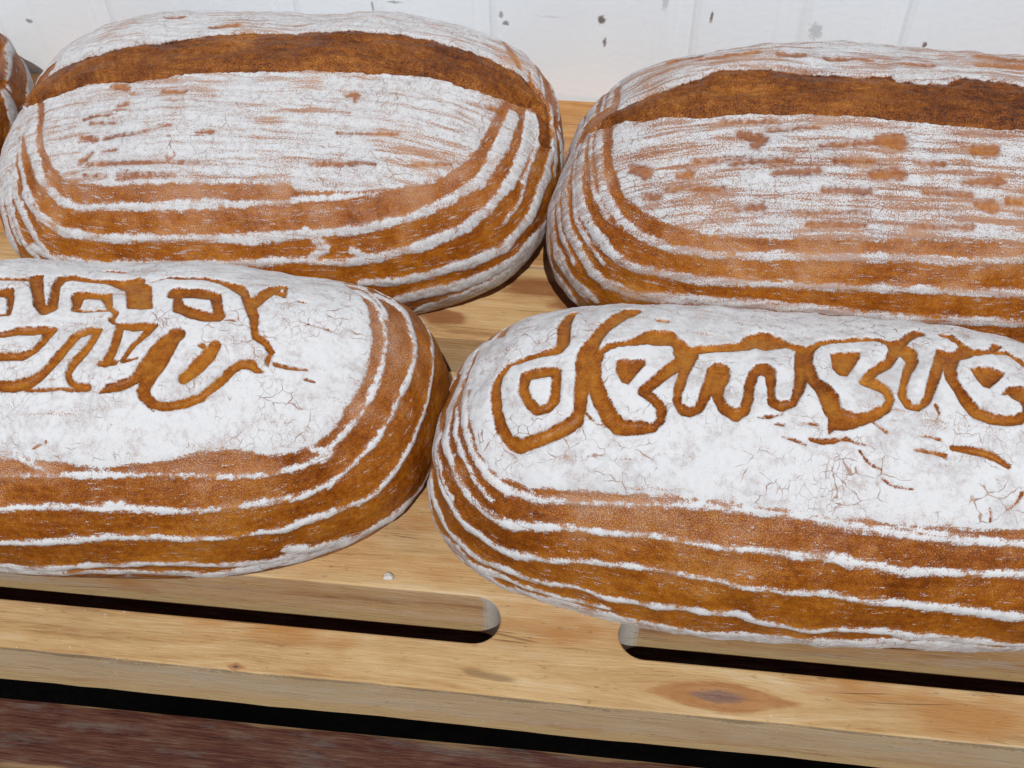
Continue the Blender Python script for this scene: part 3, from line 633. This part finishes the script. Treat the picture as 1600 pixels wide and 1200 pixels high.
def loaf_surface(a, b, H, k, nt, nphi):
    n, m, zc, q, tuck = (SHAPE[s] for s in ('n', 'm', 'zc', 'q', 'tuck'))

    def outline(ph):
        c, s = np.cos(ph), np.sin(ph)
        rr = (np.abs(c) ** n + np.abs(s) ** n) ** (-1 / n)
        rr = rr * (1 + k[0] * np.sin(2 * ph) + k[1] * np.cos(3 * ph) + k[2] * np.sin(3 * ph) + k[3] * np.sin(4 * ph) + k[4] * np.cos(4 * ph))
        return a * c * rr, b * s * rr
    pf = np.linspace(0, 2 * np.pi, 6001)
    fx, fy = outline(pf)
    al = np.r_[0, np.cumsum(np.hypot(np.diff(fx), np.diff(fy)))]
    ph = np.interp(np.arange(nphi) * al[-1] / nphi, al, pf)
    ox, oy = outline(ph)
    L = (a - b) * .9
    sx = ox * L / a
    t = np.linspace(0, np.pi / 2, 800)
    rho = np.sin(t) ** (2 / m)
    z = zc * H + (1 - zc) * H * np.maximum(np.cos(t), 0) ** (2 / q)
    u = np.linspace(0, 1, 300)[1:]
    rho = np.r_[rho, 1 - (1 - tuck) * u * u]
    z = np.r_[z, zc * H * (1 - u)]
    s_ = np.r_[0, np.cumsum(np.hypot(np.diff(rho) * b, np.diff(z)))]
    gq = np.linspace(0, s_[-1], nt)
    rho = np.interp(gq, s_, rho)
    z = np.interp(gq, s_, z)
    X = sx + (ox - sx) * rho[:, None]
    Y = oy * rho[:, None]
    Z = z[:, None] + 0 * X
    Lp = np.hypot(ox - sx, oy)
    arc = np.vstack([0 * Lp, np.cumsum(np.hypot(np.diff(rho)[:, None] * Lp, np.diff(z)[:, None]), 0)])
    U = sx + (ox - sx) / Lp * arc
    V = oy / Lp * arc
    return np.stack([X, Y, Z], -1), np.stack([U, V], -1)


def sd_strokes(P, strokes, cap=0.008):
    """signed distance (m) from points to tapering strokes; negative inside"""
    D = np.full(len(P), cap)
    for st in strokes:
        A = np.array(st, float) * 1e-4
        for p, q in zip(A[:-1], A[1:]):
            lo = np.minimum(p[:2], q[:2]) - cap
            hi = np.maximum(p[:2], q[:2]) + cap
            ii = np.nonzero((P[:, 0] > lo[0]) & (P[:, 0] < hi[0]) & (P[:, 1] > lo[1]) & (P[:, 1] < hi[1]))[0]
            if not len(ii):
                continue
            Q = P[ii]
            d = q[:2] - p[:2]
            t = np.clip(((Q - p[:2]) @ d) / (d @ d + 1e-14), 0, 1)
            r = np.hypot(Q[:, 0] - p[0] - t * d[0], Q[:, 1] - p[1] - t * d[1]) - (p[2] + (q[2] - p[2]) * t) / 2
            D[ii] = np.minimum(D[ii], r)
    return D


def sd_poly(P, poly, cap=0.012):
    A = np.array(poly, float) * 1e-4
    D = np.full(len(P), 1e9)
    ins = np.zeros(len(P), bool)
    for p, q in zip(A, np.roll(A, -1, 0)):
        d = q - p
        t = np.clip(((P - p) @ d) / (d @ d + 1e-14), 0, 1)
        D = np.minimum(D, np.hypot(P[:, 0] - p[0] - t * d[0], P[:, 1] - p[1] - t * d[1]))
        c = (p[1] > P[:, 1]) != (q[1] > P[:, 1])
        xi = p[0] + (P[:, 1] - p[1]) * d[0] / (d[1] if abs(d[1]) > 1e-12 else 1e-12)
        ins ^= c & (P[:, 0] < xi)
    return np.clip(np.where(ins, -D, D), -cap, cap)


def lumps(P, seed, freq, n=14):
    r = np.random.RandomState(seed)
    v = np.zeros(len(P))
    for _ in range(n):
        k = r.normal(size=3) * freq
        v += np.sin(P @ k + r.uniform(0, 6.28))
    return v / math.sqrt(n)


NPHI, NT_ = 1000, 195


def fill_mesh(name, co, faces, attrs, vec):
    me = bpy.data.meshes.new(name)
    nf = len(faces)
    me.vertices.add(len(co))
    me.vertices.foreach_set('co', co.astype('f4').ravel())
    tri = faces[:, 2] == faces[:, 3]
    cnt = np.where(tri, 3, 4)
    st = np.r_[0, np.cumsum(cnt)[:-1]]
    me.loops.add(int(cnt.sum()))
    me.polygons.add(nf)
    keep = np.ones((nf, 4), bool)
    keep[tri, 3] = False
    me.loops.foreach_set('vertex_index', faces[keep].astype('i4'))
    me.polygons.foreach_set('loop_start', st.astype('i4'))
    me.polygons.foreach_set('use_smooth', np.ones(nf, bool))
    me.update(calc_edges=True)
    me.validate()
    for n, v in attrs.items():
        me.attributes.new(n, 'FLOAT', 'POINT').data.foreach_set('value', v.astype('f4'))
    me.attributes.new('suv', 'FLOAT_VECTOR', 'POINT').data.foreach_set('vector', vec.astype('f4').ravel())
    me.materials.append(M_BREAD)
    return me


def sub_mesh(name, sel, co, faces, attrs, vec):
    """the faces whose corners all lie in sel, as a mesh of their own"""
    f = faces[sel[faces].all(1)]
    used = np.unique(f)
    mp = np.zeros(len(co), 'i8')
    mp[used] = np.arange(len(used))
    return fill_mesh(name, co[used], mp[f], {k: v[used] for k, v in attrs.items()}, vec[used])


def make_loaf(key, loc, rot, a, b, H, k, mot, seed, label, group):
    mk = MARKS[key]
    P3, UV = loaf_surface(a, b, H, k, NT_, NPHI)
    P = P3.reshape(-1, 3)
    uv = UV.reshape(-1, 2)
    dw = np.minimum(sd_poly(uv, mk['c']), sd_strokes(uv, mk['w']))
    # the side turned away from the camera carries the same coil rings, mirrored
    mir = [[[p[0], -p[1], p[2]] for p in st] for st in mk['w']]
    back = uv[:, 1] > 0.02
    dwm = sd_strokes(uv * 1.0, mir)
    dw = np.where(back, np.minimum(dw, dwm), dw)
    # the end that runs out of the picture repeats the coil rings of the end in view
    if mk['end']:
        far = uv[:, 0] * math.copysign(1, mk['end'])
        f0 = abs(mk['end'])
        wt_ = np.clip((far - f0) / 0.03, 0, 1)
        wt_ = wt_ * wt_ * (3 - 2 * wt_)
        mu = uv * np.array([-1.0, 1.0])
        dm = np.minimum(sd_poly(mu, mk['c']), sd_strokes(mu, mk['w']))
        dm = np.where(back, np.minimum(dm, sd_strokes(mu, mir)), dm)
        dw = dw * (1 - wt_) + dm * wt_
        w2 = np.clip((far - f0) / 0.012, 0, 1)
        dw = np.minimum(dw, sd_poly(mu, mk['c']) + (1 - w2) * 0.03)
    inn = mk.get('in', [])
    db = sd_strokes(uv, [s for i, s in enumerate(mk['b']) if i not in inn])
    for pl in mk.get('l', []):          # white letter bodies cut their outlines free
        db = np.maximum(db, -sd_poly(uv, pl, 0.008))
    db = np.minimum(db, sd_strokes(uv, [mk['b'][i] for i in inn]))
    for pl in mk['bp']:
        db = np.minimum(db, np.clip(sd_poly(uv, pl), -0.008, 0.008))
    ds = sd_poly(uv, mk['s']) if 's' in mk else np.full(len(uv), 0.012)
    nrm = np.cross(np.roll(P3, -1, 1) - np.roll(P3, 1, 1), np.gradient(P3, axis=0)).reshape(-1, 3)
    nrm /= np.linalg.norm(nrm, axis=1)[:, None] + 1e-12
    nrm *= np.sign(nrm[NPHI * 60:NPHI * 61, 2].mean())
    top = np.arange(NPHI)
    nrm[top] = (0, 0, 1)
    # relief: gentle lumps, coil ridges, lettering grooves, the burst split
    ins = lambda d, w: 1 / (1 + np.exp(np.clip(d / w, -30, 30)))
    h = 0.0013 * lumps(P, seed, 45) + 0.0004 * lumps(P, seed + 1, 190) + 0.00012 * lumps(P, seed + 5, 800, 20)
    h += 0.0009 * ins(dw, 0.0008)
    h -= (0.0008 * ins(db, 0.00035) + 0.0012 * np.sqrt(np.clip(-db / 0.002, 0, 1))) * (1.0 if mk['letters'] else 0.35)
    if 's' in mk:
        s1 = ins(ds, 0.0007)
        tear = lumps(P * np.array([0.35, 1.0, 1.0]), seed + 2, 520, 26)
        rough = lumps(P, seed + 3, 900, 26)
        h += s1 * (-0.0026 + 0.0046 * np.clip(-ds / 0.007, 0, 1) ** 0.75 + 0.0006 * tear + 0.0002 * rough)
        h += 0.0014 * np.exp(-((ds - 0.0010) / 0.0010) ** 2) * np.clip(1 + 0.25 * rough, 0, 2)
    h *= np.clip(P[:, 2] / 0.012, 0, 1)
    P = P + nrm * h[:, None]
    P[:, 2] = np.maximum(P[:, 2], 0)
    # merge the doubled points on the ridge line
    idx = np.arange(NT_ * NPHI).reshape(NT_, NPHI)
    order = np.argsort(P3[0, :, 0], kind='stable')
    xr = P3[0, :, 0]
    rep = top.copy()
    last = order[0]
    for i in order:
        if abs(xr[i] - xr[last]) > 0.00012:
            last = i
        rep[i] = last
    idx[0] = rep
    q = np.stack([idx[:-1], idx[1:], np.roll(idx[1:], -1, 1), np.roll(idx[:-1], -1, 1)], -1).reshape(-1, 4)
    deg = q[:, 0] == q[:, 3]
    faces = q.copy()
    faces[deg, 3] = faces[deg, 2]
    th = 2 * np.pi * np.arange(NPHI) / NPHI
    arc = np.linspace(0, 1, NT_)[:, None] * 0.17
    rco = np.stack([0.12 * np.cos(th) + 0 * arc, 0.12 * np.sin(th) + 0 * arc, arc + 0 * th], -1).reshape(-1, 3)
    attrs = dict(rx=rco[:, 0], ry=rco[:, 1], rz=rco[:, 2], dw=dw * 1000, db=db * 1000, ds=ds * 1000, lev=P3.reshape(-1, 3)[:, 2] / H, mot=np.full(len(P), mot))
    vec = np.c_[uv, np.full(len(uv), seed * 0.37)]
    # flat underside
    ring = P[idx[-1]]
    co = np.vstack([P, [[0, 0, 0.0]]])
    ci = len(P)
    last = idx[-1]
    fan = np.stack([np.roll(last, -1), last, np.full(NPHI, ci), np.full(NPHI, ci)], -1)
    allf = np.vstack([faces, fan])
    A2 = {n: np.r_[v, v[-1]] for n, v in attrs.items()}
    V2 = np.vstack([vec, [[0, 0, seed * 0.37]]])
    used = np.unique(allf)
    mp = np.zeros(len(co), 'i8')
    mp[used] = np.arange(len(used))
    o = link_obj('bread_loaf', fill_mesh('bread_loaf', co[used], mp[allf], {n: v[used] for n, v in A2.items()}, V2[used]))
    o.location = (loc[0], loc[1], 0.0004)
    o.rotation_euler = (0, 0, rot)
    tag(o, label, 'bread', group)
    if 's' in mk:
        sel = ds < 0.0002
        pm = sub_mesh('burst_split', sel, P + nrm * 0.00015, faces, attrs, vec)
        link_obj('burst_split', pm, (), o)
    if mk['letters']:
        sel = (sd_strokes(uv, mk['b'][:mk['letters']]) < 0.0004) & (db < 0.0004)
        pm = sub_mesh('lettering', sel, P + nrm * 0.00012, faces, attrs, vec)
        link_obj('lettering', pm, (), o)
    return o


GROUP = 'floured oval bread loaves on the rack'
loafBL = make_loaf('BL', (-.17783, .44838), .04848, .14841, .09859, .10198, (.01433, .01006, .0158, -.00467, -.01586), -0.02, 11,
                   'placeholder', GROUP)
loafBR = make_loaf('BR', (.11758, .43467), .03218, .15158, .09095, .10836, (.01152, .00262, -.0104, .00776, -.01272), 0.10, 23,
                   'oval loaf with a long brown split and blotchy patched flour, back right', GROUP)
loafFL = make_loaf('FL', (-.21325, .27471), .0687, .14639, .07221, .09164, (.01525, -.00638, .01631, .00525, -.00236), -0.17, 37,
                   'oval loaf stencilled with two stacked rows of angular outlined shapes at the front left', GROUP)
loafFR = make_loaf('FR', (.07576, .27159), -.01551, .14806, .07052, .0926, (-.0012, .00815, -.01786, .00014, -.01356), -0.18, 51,
                   'oval loaf with one lowercase word in brown outlined white letters', GROUP)
loafBL['label'] = 'oval loaf with a long brown split and evenly floured top, back row'
loafLL = loafBL.copy()
COL.objects.link(loafLL)
for ch in list(loafBL.children):
    c = ch.copy()
    COL.objects.link(c)
    c.parent = loafLL
loafLL.location = (-.4870, .4530, 0.0004)
loafLL.rotation_euler = (0, 0, 0.09)
loafLL['label'] = 'loaf of which only the rounded end shows at the left edge'
